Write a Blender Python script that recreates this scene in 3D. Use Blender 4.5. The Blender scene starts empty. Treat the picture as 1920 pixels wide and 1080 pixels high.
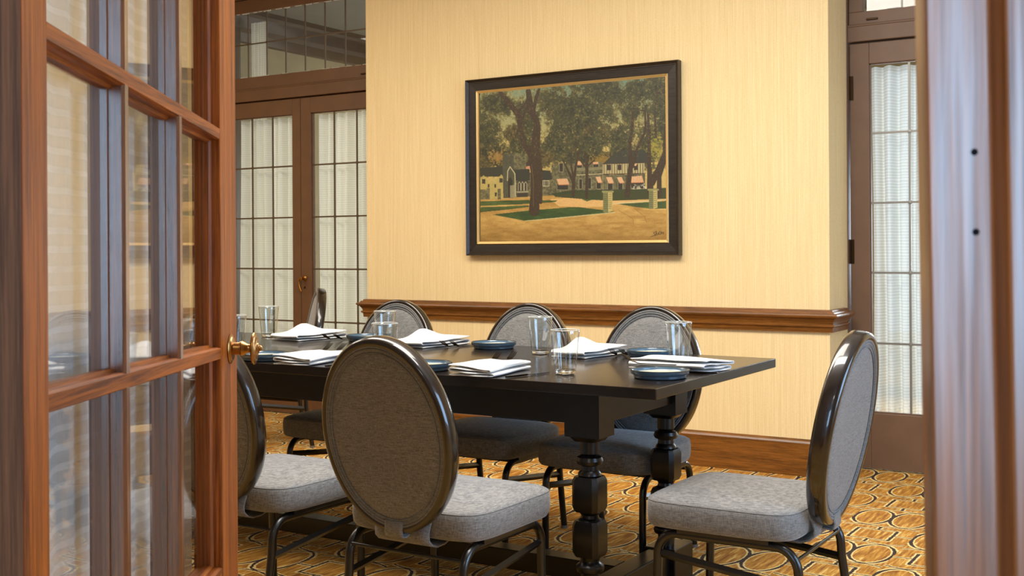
import bpy, bmesh, math, random
import numpy as np
from mathutils import Vector, Matrix
random.seed(7)
PI = math.pi
SC = bpy.context.scene
COL = SC.collection

# ------------------------------------------------------------------ camera
TH = math.radians(32.0); ROLL = math.radians(-0.34); FPX = 2172.0; CY = 463.5
FW = Vector((-math.sin(TH), math.cos(TH), 0)); RT = Vector((math.cos(TH), math.sin(TH), 0))
_u = RT.cross(FW)
R2 = RT * math.cos(ROLL) + _u * math.sin(ROLL)
U2 = R2.cross(FW)
cam_d = bpy.data.cameras.new('camera'); cam = bpy.data.objects.new('camera', cam_d); COL.objects.link(cam)
cam_d.sensor_width = 36; cam_d.lens = FPX / 1920 * 36
cam_d.shift_y = -(540 - CY) / 1920
cam_d.clip_start = 0.05
cam.matrix_world = Matrix(((R2.x, U2.x, -FW.x, 0), (R2.y, U2.y, -FW.y, 0), (R2.z, U2.z, -FW.z, 1.2), (0, 0, 0, 1)))
cam_d.dof.use_dof = True; cam_d.dof.focus_distance = 3.6; cam_d.dof.aperture_fstop = 19
SC.camera = cam
# ------------------------------------------------------------------ view, world, lights
SC.view_settings.view_transform = 'Standard'; SC.view_settings.look = 'None'
SC.view_settings.exposure = 0.0; SC.view_settings.gamma = 1.0
try: SC.view_settings.use_curve_mapping = False
except Exception: pass
W = bpy.data.worlds.new('world'); SC.world = W; W.use_nodes = True
W.node_tree.nodes['Background'].inputs[0].default_value = (0.75, 0.85, 1.0, 1)
W.node_tree.nodes['Background'].inputs[1].default_value = 0.35

def area(name, loc, direction, sx, sy, power, color):
    d = bpy.data.lights.new(name, 'AREA'); d.shape = 'RECTANGLE'; d.size = sx; d.size_y = sy
    d.energy = power; d.color = color
    o = bpy.data.objects.new(name, d); COL.objects.link(o); o.location = loc
    o.rotation_euler = Vector(direction).to_track_quat('-Z', 'Y').to_euler()
    return o
WARM = (1.0, 0.925, 0.82); COOL = (0.42, 0.66, 1.0)
area('ceiling_light_near_table', (-2.7, 3.45, 3.12), (0, 0.08, -1), 3.2, 1.0, 140, WARM)
area('ceiling_light_front', (-1.3, 2.6, 3.12), (0, 0.1, -1), 1.8, 0.5, 66, (1.0, .97, .94))  # unseen overhead fill, placed and whitened to light the glazed door's curtain
area('ceiling_light_left', (-6.0, 3.5, 3.12), (0, 0, -1), 1.6, 1.6, 55, WARM)
area('window_daylight_right', (1.52, 3.1, 1.5), (-1, 0, -0.05), 1.9, 1.7, 105, COOL)
area('window_daylight_hall', (-0.5, -3.75, 1.55), (0.0, 1, 0), 2.8, 1.9, 170, (0.45, 0.70, 1.0))
area('window_daylight_sunroom', (-1.25, 9.4, 1.32), (0, -1, 0), 1.75, .85, 230, (0.75, 0.88, 1.0))
area('window_daylight_sunroom_left', (-5.3, 9.4, 1.35), (0, -1, 0), 1.8, 1.5, 80, (0.96, 1.0, 0.98))  # unseen light added to brighten the left door curtains from behind
area('hall_ceiling_light', (0.3, -1.0, 3.1), (0, 0.1, -1), 1.2, 1.2, 45, (1.0, .93, .85))  # added fill with no lamp seen, warms the near door wood
area('sunroom_light', (-5.2, 7.9, 2.9), (0, -0.3, -1), 1.6, 0.9, 8, (1.0, 0.93, 0.8))

# ------------------------------------------------------------------ node DSL
class S:
    def __init__(s, nt, sock): s.nt = nt; s.k = sock
    def _m(s, op, *a):
        n = s.nt.nodes.new('ShaderNodeMath'); n.operation = op
        for i, v in enumerate((s,) + a):
            if isinstance(v, S): s.nt.links.new(v.k, n.inputs[i])
            else: n.inputs[i].default_value = v
        return S(s.nt, n.outputs[0])
    def __add__(s, o): return s._m('ADD', o)
    __radd__ = __add__
    def __sub__(s, o): return s._m('SUBTRACT', o)
    def __rsub__(s, o): return (s * -1.0) + o
    def __mul__(s, o): return s._m('MULTIPLY', o)
    __rmul__ = __mul__
    def __truediv__(s, o): return s._m('DIVIDE', o)
    def lt(s, o): return s._m('LESS_THAN', o)
    def gt(s, o): return s._m('GREATER_THAN', o)
    def abs(s): return s._m('ABSOLUTE')
    def floor(s): return s._m('FLOOR')
    def frac(s): return s._m('FRACT')
    def sqrt(s): return s._m('SQRT')
    def sin(s): return s._m('SINE')
    def min(s, o): return s._m('MINIMUM', o)
    def max(s, o): return s._m('MAXIMUM', o)
    def pmod(s, o):
        return s._m('FLOORED_MODULO', o)

class Mat:
    def __init__(s, name):
        s.m = bpy.data.materials.new(name); s.m.use_nodes = True; s.nt = s.m.node_tree
        s.b = s.nt.nodes['Principled BSDF']; s.out = s.nt.nodes['Material Output']
    def n(s, t, **kw):
        x = s.nt.nodes.new(t)
        for k, v in kw.items(): setattr(x, k, v)
        return x
    def link(s, a, b): s.nt.links.new(a.k if isinstance(a, S) else a, b)
    def obj(s):
        t = s.n('ShaderNodeTexCoord'); return t.outputs['Object']
    def xyz(s, v=None):
        q = s.n('ShaderNodeSeparateXYZ'); s.link(v or s.obj(), q.inputs[0]); return [S(s.nt, o) for o in q.outputs]
    def mapping(s, scale, v=None, rot=(0, 0, 0)):
        q = s.n('ShaderNodeMapping'); s.link(v or s.obj(), q.inputs[0]); q.inputs['Scale'].default_value = scale
        q.inputs['Rotation'].default_value = rot; return q.outputs[0]
    def noise(s, v, scale=1, detail=3, rough=.55, dist=0):
        q = s.n('ShaderNodeTexNoise'); s.link(v, q.inputs['Vector']); q.inputs['Scale'].default_value = scale
        q.inputs['Detail'].default_value = detail; q.inputs['Roughness'].default_value = rough; q.inputs['Distortion'].default_value = dist
        return S(s.nt, q.outputs[0])
    def ramp(s, f, stops):
        q = s.n('ShaderNodeValToRGB'); s.link(f, q.inputs[0]); e = q.color_ramp.elements
        while len(e) < len(stops): e.new(0.5)
        for i, (p, c) in enumerate(stops): e[i].position = p; e[i].color = (*c, 1)
        return q.outputs[0]
    def mix(s, f, a, b):
        q = s.n('ShaderNodeMix', data_type='RGBA')
        for v, i in ((f, 0), (a, 6), (b, 7)):
            if isinstance(v, (int, float)): q.inputs[i].default_value = v
            elif isinstance(v, tuple): q.inputs[i].default_value = (*v, 1)
            else: s.link(v, q.inputs[i])
        return q.outputs[2]
    def bump(s, h, strength=.3, dist=.002):
        q = s.n('ShaderNodeBump'); s.link(h, q.inputs['Height']); q.inputs['Strength'].default_value = strength
        q.inputs['Distance'].default_value = dist; s.link(q.outputs[0], s.b.inputs['Normal'])
    def set(s, **kw):
        for k, v in kw.items():
            i = s.b.inputs[k.replace('_', ' ')]
            if isinstance(v, (S,)) or hasattr(v, 'links'): s.link(v, i)
            elif isinstance(v, tuple) and len(v) == 3: i.default_value = (*v, 1)
            else: i.default_value = v
        return s

def srgb(r, g, b):
    f = lambda c: (c / 255 / 12.92) if c / 255 <= .04045 else ((c / 255 + .055) / 1.055) ** 2.4
    return (f(r), f(g), f(b))

def wood(name, c1, c2, scale=(30, 30, 2.0), rough=.35, coat=.3, coat_r=.12, bump=.25, cior=1.5, spec=.35):
    m = Mat(name); v = m.mapping(scale); g = m.noise(v, 1.0, 6, .65, .6)
    v2 = m.mapping(tuple(x * 5 for x in scale)); g2 = m.noise(v2, 1.0, 4, .7)
    f = (g * 0.55 + g2 * 0.45)
    c = m.ramp(f, [(.38, c1), (.61, c2)])
    m.set(Base_Color=c, Roughness=rough, Coat_Weight=coat, Coat_Roughness=coat_r, Coat_IOR=cior, Specular_IOR_Level=spec)
    m.bump(f, bump, .0015)
    return m.m
def paint(name, c, rough=.4, spots=0.0):
    m = Mat(name); g = m.noise(m.obj(), 6, 4); m.set(Base_Color=m.ramp(g, [(.3, tuple(x * .88 for x in c)), (.7, tuple(min(1, x * 1.1) for x in c))]), Roughness=rough)
    g2 = m.noise(m.obj(), 120, 2); m.bump(g2, .08, .001)
    return m.m
def metal(name, c, rough=.25, metallic=1.0, coat=0):
    m = Mat(name); g = m.noise(m.obj(), 90, 3); m.set(Base_Color=c, Metallic=metallic, Roughness=rough, Coat_Weight=coat); m.bump(g, .04, .0005); return m.m

M = {}
M['oak'] = wood('varnished_oak', srgb(84, 38, 6), srgb(168, 90, 20), (60, 60, 1.8), .5, .05, .3, .5, 1.5, .2)
M['oak_h'] = wood('varnished_oak_rail', srgb(84, 38, 6), srgb(168, 90, 20), (1.8, 60, 60), .5, .05, .3, .5, 1.5, .2)
M['muntin'] = wood('glossy_muntin_oak', srgb(66, 32, 14), srgb(140, 80, 36), (60, 60, 1.8), .4, 1.0, .20, .8, 2.4)
M['jamb'] = wood('dark_oak_jamb', srgb(58, 36, 22), srgb(112, 74, 50), (60, 60, 1.6), .6, .0, .3, .3, 1.5, .15)
M['post'] = wood('blue_sheen_oak', srgb(88, 46, 16), srgb(160, 94, 40), (60, 30, 1.2), .42, 1.0, .30, .5, 1.8)
M['trim_h'] = wood('chair_rail_oak', srgb(76, 44, 10), srgb(140, 86, 30), (2.2, 40, 40), .4, .35, .2)
M['brown_paint'] = paint('brown_door_paint', srgb(98, 66, 42), .42)
M['brown_paint_light'] = paint('faded_brown_door_paint', srgb(108, 80, 58), .5)  # paler brown for the right-hand french doors
M['table'] = wood('black_stained_table', srgb(12, 9, 8), srgb(30, 21, 15), (3.5, 60, 60), .24, .22, .08, .3)
M['table_leg'] = wood('black_stained_leg', srgb(5, 4, 4), srgb(11, 8, 7), (40, 40, 3), .32, .08, .12, .1)
M['frame_gloss'] = wood('glossy_walnut_frame', srgb(16, 10, 7), srgb(32, 21, 14), (12, 12, 6), .28, .9, .06, .03)
_m = M['post']; _nt = _m.node_tree; _b = _nt.nodes['Principled BSDF']
_tc = _nt.nodes.new('ShaderNodeTexCoord'); _mp = _nt.nodes.new('ShaderNodeMapping'); _mp.inputs['Scale'].default_value = (190, 60, 5)
_nz = _nt.nodes.new('ShaderNodeTexNoise'); _nz.inputs['Scale'].default_value = 1; _nz.inputs['Detail'].default_value = 4
_rp = _nt.nodes.new('ShaderNodeValToRGB'); _rp.color_ramp.elements[0].position = .38; _rp.color_ramp.elements[0].color = (.4, .4, .4, 1); _rp.color_ramp.elements[1].position = .62
_nt.links.new(_tc.outputs['Object'], _mp.inputs[0]); _nt.links.new(_mp.outputs[0], _nz.inputs[0]); _nt.links.new(_nz.outputs[0], _rp.inputs[0]); _nt.links.new(_rp.outputs[0], _b.inputs['Coat Weight'])
M['metal_frame'] = metal('hammered_dark_metal', srgb(10, 8, 7), .30, 0.0, .15)
M['glide'] = paint('grey_glide', srgb(105, 95, 85), .5)
M['brass'] = metal('aged_brass', srgb(168, 124, 70), .28)
M['old_brass'] = metal('old_brass', srgb(150, 105, 50), .35)
M['lead'] = metal('lead_came', srgb(92, 80, 66), .45, .6)
M['lead_l'] = metal('grey_lead_came', srgb(140, 136, 128), .45, .6)
M['blackmetal'] = metal('black_cutlery_metal', srgb(58, 50, 46), .18)
M['gold'] = metal('gilt_lip', srgb(222, 186, 120), .35, .6)
M['picframe'] = wood('black_picture_frame', srgb(26, 21, 16), srgb(50, 41, 32), (4, 60, 60), .42, .25, .3, .5)
M['frontwall'] = paint('front_wall_paint', srgb(118, 112, 106), .8)
M['ceiling'] = paint('ceiling_paint', srgb(225, 215, 195), .8)
M['hallwall'] = paint('hall_wall_paint', srgb(150, 140, 120), .8)
M['hinge'] = metal('dark_hinge', srgb(60, 45, 32), .4)
M['pillwhite'] = paint('jug_white', srgb(225, 222, 215), .4)
M['blackplastic'] = paint('black_plastic', srgb(22, 22, 26), .35)
M['hole'] = Mat('dark_hole').set(Base_Color=(.01, .01, .012), Roughness=1.0, Specular_IOR_Level=0.0).m
M['putty'] = paint('white_putty', srgb(205, 205, 195), .7)

def mk_wallpaper():
    m = Mat('woven_cream_wallpaper')
    a = m.noise(m.mapping((700, 700, 5)), 1, 3, .7); b = m.noise(m.mapping((60, 60, 420)), 1, 2, .6); c = m.noise(m.mapping((260, 260, 1.5)), 1, 2)
    f = a * .45 + b * .25 + c * .30
    m.set(Base_Color=m.ramp(f, [(.33, srgb(212, 182, 126)), (.5, srgb(228, 202, 149)), (.67, srgb(240, 219, 170))]), Roughness=.75)
    m.bump(f, .35, .001); return m.m
M['wallpaper'] = mk_wallpaper()

def mk_fabric(name, c, c2):
    m = Mat(name)
    a = m.noise(m.mapping((50, 50, 620)), 1, 2, .7); b = m.noise(m.mapping((620, 620, 50)), 1, 2, .7); d = m.noise(m.obj(), 9, 3)
    f = a * .52 + b * .42 + d * .06
    m.set(Base_Color=m.ramp(f, [(.36, c), (.64, c2)]), Roughness=.85, Sheen_Weight=.35, Sheen_Roughness=.4)
    m.bump(f, .5, .001); return m.m
M['fabric'] = mk_fabric('grey_woven_upholstery', srgb(70, 69, 67), srgb(138, 136, 132))
M['welt'] = mk_fabric('grey_piping', srgb(72, 72, 71), srgb(124, 122, 119))
M['linen'] = mk_fabric('white_linen', srgb(204, 203, 200), srgb(226, 224, 220))

def mk_ceramic():
    m = Mat('blue_grey_glazed_plate'); x, y, z = m.xyz()
    r = (x * x + y * y).sqrt()
    g = m.noise(m.obj(), 25, 3)
    c = m.mix(r.lt(.083), m.mix(g, srgb(54, 78, 96), srgb(80, 106, 126)), srgb(188, 192, 176))
    m.set(Base_Color=c, Roughness=.25, Coat_Weight=.8, Coat_Roughness=.08); return m.m
M['ceramic'] = mk_ceramic()
M['ceramic_rim'] = paint('dark_glazed_rim', srgb(48, 52, 50), .25)

def mk_glass(name, rough=0.0, tint=(1, 1, 1), ior=1.5):
    m = Mat(name); nt = m.nt; nt.nodes.remove(m.b)
    tr = m.n('ShaderNodeBsdfTransparent'); tr.inputs[0].default_value = (*tint, 1)
    gl = m.n('ShaderNodeBsdfGlossy'); gl.inputs['Roughness'].default_value = rough
    ge = m.n('ShaderNodeNewGeometry'); dt = m.n('ShaderNodeVectorMath', operation='DOT_PRODUCT')
    m.link(ge.outputs['Normal'], dt.inputs[0]); m.link(ge.outputs['Incoming'], dt.inputs[1])
    c1 = S(nt, dt.outputs['Value']).abs(); q = (c1 * -1.0 + 1.0); q5 = q * q * q * q * q
    f0 = ((ior - 1) / (ior + 1)) ** 2; fres = q5 * (1 - f0) + f0
    nz = m.noise(m.mapping((4, 4, 2.0)), 1, 1); bp = m.n('ShaderNodeBump'); bp.inputs['Strength'].default_value = .12; bp.inputs['Distance'].default_value = .003
    m.link(nz, bp.inputs['Height']); m.link(bp.outputs[0], gl.inputs['Normal'])
    mx = m.n('ShaderNodeMixShader'); m.link(fres, mx.inputs[0]); m.link(tr.outputs[0], mx.inputs[1]); m.link(gl.outputs[0], mx.inputs[2])
    m.link(mx.outputs[0], m.out.inputs[0]); return m.m
M['pane'] = mk_glass('window_glass', 0.02, (.955, .965, .965), 1.55)
M['rim_glass'] = paint('pale_glass_rim', srgb(190, 190, 182), .1)  # opaque pale paint standing for light caught on the tumbler rim
M['thin_glass'] = mk_glass('thin_tumbler_glass', 0.0, (.955, .97, .97), 1.85)
def mk_tumbler():
    m = Mat('tumbler_glass'); m.set(Base_Color=(1, 1, 1), Roughness=0.0, Transmission_Weight=1.0, IOR=1.46); return m.m
M['tumbler'] = mk_tumbler()

def mk_sheer(name, c, open_, freq):
    m = Mat(name); x, y, z = m.xyz(); nt = m.nt
    nn = m.noise(m.mapping((3, 3, 30)), 1, 2)
    st = ((z * freq + nn * 0.6).frac() - .5).abs()
    slub = st.lt(.16)
    w = m.noise(m.mapping((500, 500, 60)), 1, 2)
    m.set(Base_Color=m.mix(slub, tuple(q * .90 for q in c), c), Roughness=.9)
    tl = m.n('ShaderNodeBsdfTranslucent'); tl.inputs[0].default_value = (*c, 1)
    tr = m.n('ShaderNodeBsdfTransparent')
    a = m.n('ShaderNodeMixShader'); a.inputs[0].default_value = .3; m.link(m.b.outputs[0], a.inputs[1]); m.link(tl.outputs[0], a.inputs[2])
    b = m.n('ShaderNodeMixShader'); f = (slub * -.3 + 1.0) * (w * .6 + .7) * open_
    m.link(f, b.inputs[0]); m.link(a.outputs[0], b.inputs[1]); m.link(tr.outputs[0], b.inputs[2]); m.link(b.outputs[0], m.out.inputs[0]); return m.m
M['sheer'] = mk_sheer('striped_sheer_curtain', srgb(246, 246, 236), .16, 62)
M['sheer_right'] = mk_sheer('daylit_sheer_curtain', srgb(246, 246, 240), .34, 62)
M['door_sheer'] = mk_sheer('slub_sheer_door_curtain', srgb(250, 248, 244), .31, 46)

def mk_carpet():
    m = Mat('gold_patterned_carpet'); x, y, z = m.xyz()
    wob = m.noise(m.mapping((60, 60, 60)), 1, 2)
    x = x + (wob - .5) * .010; y = y + (wob - .5) * .012
    u = (x + 1.285) / .318 + .5 + 40.0
    col = u.floor(); lx = (u.frac() - .5) * .318
    yy = (y - 5.185 + (col.pmod(2.0)) * .315) / .625 + .5 + 20.0
    ly = (yy.frac() - .5) * .625
    ax = (lx.abs() - .0785)
    d = ((ax * ax) / (.0775 * .0775) + (ly * ly) / (.15 * .15)).sqrt() - 1.0
    t = (ax.abs() / .0775).min(1.0); t = t * t
    w = t * .075 + .028
    ring = d.abs().lt(w); ringh = d.abs().lt(w + .085)
    ry = (ly.abs() * -1.0) + .3125
    al = lx.abs()
    v1 = (al - .081).abs().lt(.0065) * ry.lt(.087); v1h = (al - .081).abs().lt(.014) * ry.lt(.094)
    h1 = (ry - .085).abs().lt(.0045) * al.lt(.083); h1h = (ry - .085).abs().lt(.012) * al.lt(.09)
    # long thin lines bending around the next ovals
    cv = ry - (.135 + ((lx * (PI / .159))).sin().abs() * .02)
    h2 = cv.abs().lt(.0045); h2h = cv.abs().lt(.012)
    tk = al.lt(.006) * (ry - .107).abs().lt(.026); tkh = al.lt(.013) * (ry - .107).abs().lt(.028)
    # side links from the block to the ovals
    h3 = ry.abs().lt(.0045) * al.gt(.081); h3h = ry.abs().lt(.012) * al.gt(.081)
    dark = ring.max(v1).max(h1).max(h2).max(tk).max(h3); halo = ringh.max(v1h).max(h1h).max(h2h).max(tkh).max(h3h)
    s = m.noise(m.mapping((70, 7, 1)), 1, 3, .6)
    pile = m.noise(m.obj(), 420, 2)
    base = m.ramp(s, [(.34, srgb(136, 80, 10)), (.5, srgb(180, 122, 30)), (.6, srgb(204, 150, 56)), (.7, srgb(236, 202, 124))])
    c = m.mix(halo, base, srgb(236, 206, 136)); c = m.mix(dark, c, srgb(50, 30, 14))
    c2 = m.n('ShaderNodeMix', data_type='RGBA', blend_type='MULTIPLY'); c2.inputs[0].default_value = .5; m.link(c, c2.inputs[6])
    m.link(m.ramp(pile, [(.3, (.45, .45, .45)), (.7, (1.2, 1.2, 1.2))]), c2.inputs[7])
    m.set(Base_Color=c2.outputs[2], Roughness=.95); m.bump(pile, .6, .004); return m.m
M['carpet'] = mk_carpet()

def mk_canvas():
    m = Mat('oil_painting_canvas'); a = m.n('ShaderNodeVertexColor'); a.layer_name = 'Col'
    w = m.noise(m.mapping((500, 500, 500)), 1, 2)
    m.set(Base_Color=a.outputs[0], Roughness=.55, Coat_Weight=.15, Coat_Roughness=.3); m.bump(w, .3, .001); return m.m
M['canvas'] = mk_canvas()

# ------------------------------------------------------------------ mesh helpers
class MB:
    def __init__(s): s.v = []; s.f = []
    def add(s, vs, fs):
        o = len(s.v); s.v += [tuple(p) for p in vs]; s.f += [tuple(i + o for i in f) for f in fs]; return s
    def box(s, x0, x1, y0, y1, z0, z1):
        return s.add([(x0, y0, z0), (x1, y0, z0), (x1, y1, z0), (x0, y1, z0), (x0, y0, z1), (x1, y0, z1), (x1, y1, z1), (x0, y1, z1)],
                     [(0, 3, 2, 1), (4, 5, 6, 7), (0, 1, 5, 4), (1, 2, 6, 5), (2, 3, 7, 6), (3, 0, 4, 7)])
    def prism(s, poly, z0, z1):
        n = len(poly); vs = [(x, y, z0) for x, y in poly] + [(x, y, z1) for x, y in poly]
        return s.add(vs, [tuple(range(n))[::-1], tuple(range(n, 2 * n))] + [(i, (i + 1) % n, n + (i + 1) % n, n + i) for i in range(n)])
    def lathe(s, prof, seg=40, c=(0, 0, 0), axis='z', closed=False, n_gon_scale=None):
        vs = []; fs = []; n = len(prof)
        for k in range(seg):
            a = 2 * PI * k / seg
            for (r, h) in prof:
                p = (r * math.cos(a), r * math.sin(a), h)
                if axis == 'y': p = (p[0], p[2], p[1])
                if axis == '-y': p = (p[0], -p[2], p[1])
                vs.append((p[0] + c[0], p[1] + c[1], p[2] + c[2]))
        m_ = n if closed else n - 1
        for k in range(seg):
            for i in range(m_):
                a = k * n + i; b = k * n + (i + 1) % n; a2 = ((k + 1) % seg) * n + i; b2 = ((k + 1) % seg) * n + (i + 1) % n
                fs.append((a, a2, b2, b))
        return s.add(vs, fs)
    def tube(s, pts, r, seg=12, caps=True, flat=1.0, up=None, closed=False, radii=None):
        P = [Vector(p) for p in pts]; n = len(P); vs = []; fs = []
        prev = None
        for i in range(n):
            if closed: t = (P[(i + 1) % n] - P[i - 1])
            else: t = (P[min(i + 1, n - 1)] - P[max(i - 1, 0)])
            t.normalize()
            ref = Vector(up) if up is not None else (prev if prev is not None else (Vector((0, 0, 1)) if abs(t.z) < .9 else Vector((1, 0, 0))))
            b = t.cross(ref)
            if b.length < 1e-5: b = t.cross(Vector((1, 0, 0)))
            b.normalize(); nrm = b.cross(t).normalized(); prev = nrm
            rr = radii[i] if radii else r
            for k in range(seg):
                a = 2 * PI * k / seg
                vs.append(P[i] + b * math.cos(a) * rr + nrm * math.sin(a) * rr * flat)
        for i in range(n if closed else n - 1):
            j = (i + 1) % n
            for k in range(seg): fs.append((i * seg + k, i * seg + (k + 1) % seg, j * seg + (k + 1) % seg, j * seg + k))
        if caps and not closed: fs += [tuple(range(seg))[::-1], tuple(range((n - 1) * seg, n * seg))]
        return s.add(vs, fs)
    def grid(s, pts):  # rows of points
        h = len(pts); w = len(pts[0]); vs = [p for r in pts for p in r]
        return s.add(vs, [(i * w + j, i * w + j + 1, (i + 1) * w + j + 1, (i + 1) * w + j) for i in range(h - 1) for j in range(w - 1)])
    def xf(s, fn): s.v = [tuple(fn(Vector(p))) for p in s.v]; return s

def obj(name, mb, mat, parent=None, smooth=False, bevel=0, subsurf=0, solid=0, ang=40):
    me = bpy.data.meshes.new(name); me.from_pydata(mb.v, [], mb.f); me.update()
    bm = bmesh.new(); bm.from_mesh(me)
    bmesh.ops.recalc_face_normals(bm, faces=bm.faces); bm.to_mesh(me); bm.free()
    o = bpy.data.objects.new(name, me); COL.objects.link(o); me.materials.append(M[mat] if isinstance(mat, str) else mat)
    if parent: o.parent = parent
    if solid: md = o.modifiers.new('s', 'SOLIDIFY'); md.thickness = solid; md.offset = 0
    if bevel:
        md = o.modifiers.new('b', 'BEVEL'); md.width = bevel; md.segments = 2; md.limit_method = 'ANGLE'; md.angle_limit = math.radians(35)
    if subsurf: md = o.modifiers.new('ss', 'SUBSURF'); md.levels = subsurf; md.render_levels = subsurf
    if smooth:
        me.polygons.foreach_set('use_smooth', [True] * len(me.polygons))
        try:
            me.set_sharp_from_angle(angle=math.radians(ang))
        except Exception: pass
    return o
def empty(name, loc=(0, 0, 0), rz=0, label=None, cat=None, group=None):
    o = bpy.data.objects.new(name, None); COL.objects.link(o); o.location = loc; o.rotation_euler = (0, 0, rz); o.empty_display_size = .1
    tag(o, label, cat, group); return o
def tag(o, label=None, cat=None, group=None, kind=None):
    if label: o['label'] = label
    if cat: o['category'] = cat
    if group: o['group'] = group
    if kind: o['kind'] = kind
    return o
def struct(o, label=None, cat=None): return tag(o, label, cat, None, 'structure')
def copy_tree(o, parent=None):
    c = o.copy(); COL.objects.link(c); c.parent = parent
    for ch in list(o.children): copy_tree(ch, c)
    return c

def sweep_profile(path, prof, outward=1):
    """path: xy points; prof: (out, z); mitred corners"""
    P = [Vector(p) for p in path]; n = len(P); mb = MB(); rows = []
    for i in range(n):
        d1 = (P[i] - P[i - 1]).normalized() if i > 0 else None
        d2 = (P[i + 1] - P[i]).normalized() if i < n - 1 else None
        if d1 is None: nn = Vector((d2.y, -d2.x)); sc = 1
        elif d2 is None: nn = Vector((d1.y, -d1.x)); sc = 1
        else:
            n1 = Vector((d1.y, -d1.x)); n2 = Vector((d2.y, -d2.x)); nn = (n1 + n2).normalized(); sc = 1 / nn.dot(n1)
        nn = nn * outward
        rows.append([(P[i].x + nn.x * o_ * sc, P[i].y + nn.y * o_ * sc, z) for o_, z in prof])
    vs = [p for r in rows for p in r]; k = len(prof)
    fs = [(i * k + j, i * k + (j + 1) % k, (i + 1) * k + (j + 1) % k, (i + 1) * k + j) for i in range(n - 1) for j in range(k)]
    fs += [tuple(range(k)), tuple(range((n - 1) * k, n * k))[::-1]]
    return mb.add(vs, fs)

# ------------------------------------------------------------------ room shell
YP = 5.918; YD = 6.27; PX0, PX1 = -4.815, -1.773
o = struct(obj('floor', MB().box(-7.3, 1.7, -4.2, 9.6, -.05, 0), 'carpet'), 'gold carpet patterned with dark ovals and stepped lines')
struct(obj('ceiling', MB().box(-7.3, 1.7, .6, 6.4, 3.2, 3.28), 'ceiling'))
struct(obj('wall_back', MB().box(PX0, PX1, YP, 6.40, 0, 3.2), 'wallpaper'), 'cream woven wallpaper on the projecting pier that carries the painting')
struct(obj('wall_back_left', MB().box(-7.3, -6.56, 6.2, 6.40, 0, 3.2), 'wallpaper'))
struct(obj('wall_back_right', MB().box(-.10, 1.7, 6.2, 6.40, 0, 3.2), 'wallpaper'))
struct(obj('wall_left', MB().box(-7.38, -7.3, -4.2, 6.40, 0, 3.28), 'wallpaper'))
b = MB().box(1.6, 1.7, .6, 2.05, 0, 3.2).box(1.6, 1.7, 4.15, 6.2, 0, 3.2).box(1.6, 1.7, 2.05, 4.15, 0, .6).box(1.6, 1.7, 2.05, 4.15, 2.45, 3.2)
struct(obj('wall_right', b, 'wallpaper'))
b = MB().box(-7.3, -1.16, .40, .47, 0, 3.2).box(.32, 1.6, .40, .47, 0, 3.2).box(-1.16, .32, .40, .47, 2.3, 3.2)
struct(obj('wall_front', b, 'frontwall'))
# hall behind the camera
b = MB().box(-7.3, -1.95, -4.0, -3.9, 0, 3.2).box(.95, 3.2, -4.0, -3.9, 0, 3.2).box(-1.95, .95, -4.0, -3.9, 0, .55).box(-1.95, .95, -4.0, -3.9, 2.55, 3.2)
struct(obj('wall_hall', b, 'hallwall'))
struct(obj('ceiling_hall', MB().box(-7.3, 1.7, -4.2, .6, 3.2, 3.28), 'ceiling'))
struct(obj('wall_hall_right', MB().box(1.7, 1.8, -4.2, .6, 0, 3.28), 'hallwall'))
# off-frame windows (frames only)
b = MB()
for y in (2.05, 2.72, 3.42, 4.09): b.box(1.62, 1.68, y, y + .06, .6, 2.45)
for z in (.6, 1.5, 2.39): b.box(1.62, 1.68, 2.05, 4.15, z, z + .06)
struct(obj('window_3', b, 'oak'))
b = MB()
for x in (-1.95, -1.0, -.03, .89): b.box(x, x + .06, -3.97, -3.93, .55, 2.55)
for z in (.55, 1.7, 2.49): b.box(-1.95, .95, -3.97, -3.93, z, z + .06)
struct(obj('window_4', b, 'oak'))

# sunroom beyond the french doors
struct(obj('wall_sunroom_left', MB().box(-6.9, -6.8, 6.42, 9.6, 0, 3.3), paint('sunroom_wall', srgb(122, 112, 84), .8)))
b = MB().box(-6.9, -6.3, 9.5, 9.6, 0, 3.3).box(-4.3, -2.4, 9.5, 9.6, 0, 3.3).box(-6.3, -4.3, 9.5, 9.6, 0, .55).box(-6.3, -4.3, 9.5, 9.6, 2.2, 3.3).box(-.1, 1.7, 9.5, 9.6, 0, 3.3).box(-2.4, -.1, 9.5, 9.6, 0, .5).box(-2.4, -.1, 9.5, 9.6, 2.6, 3.3)
struct(obj('wall_sunroom_back', b, 'hallwall'))
struct(obj('wall_sunroom_right', MB().box(1.7, 1.8, 6.42, 9.6, 0, 3.3), 'hallwall'))
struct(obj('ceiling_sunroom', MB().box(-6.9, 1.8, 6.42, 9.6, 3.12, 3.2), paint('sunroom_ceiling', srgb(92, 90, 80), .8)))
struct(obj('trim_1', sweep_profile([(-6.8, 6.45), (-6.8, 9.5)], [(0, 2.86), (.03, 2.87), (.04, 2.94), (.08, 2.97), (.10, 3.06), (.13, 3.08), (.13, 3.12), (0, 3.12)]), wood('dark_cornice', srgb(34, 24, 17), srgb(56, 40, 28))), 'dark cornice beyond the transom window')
struct(obj('trim_2', MB().box(-6.79, -6.73, 6.60, 6.70, 0, 3.1), wood('dark_post', srgb(40, 32, 24), srgb(64, 52, 40))), 'dark upright beyond the transom window')

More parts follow.
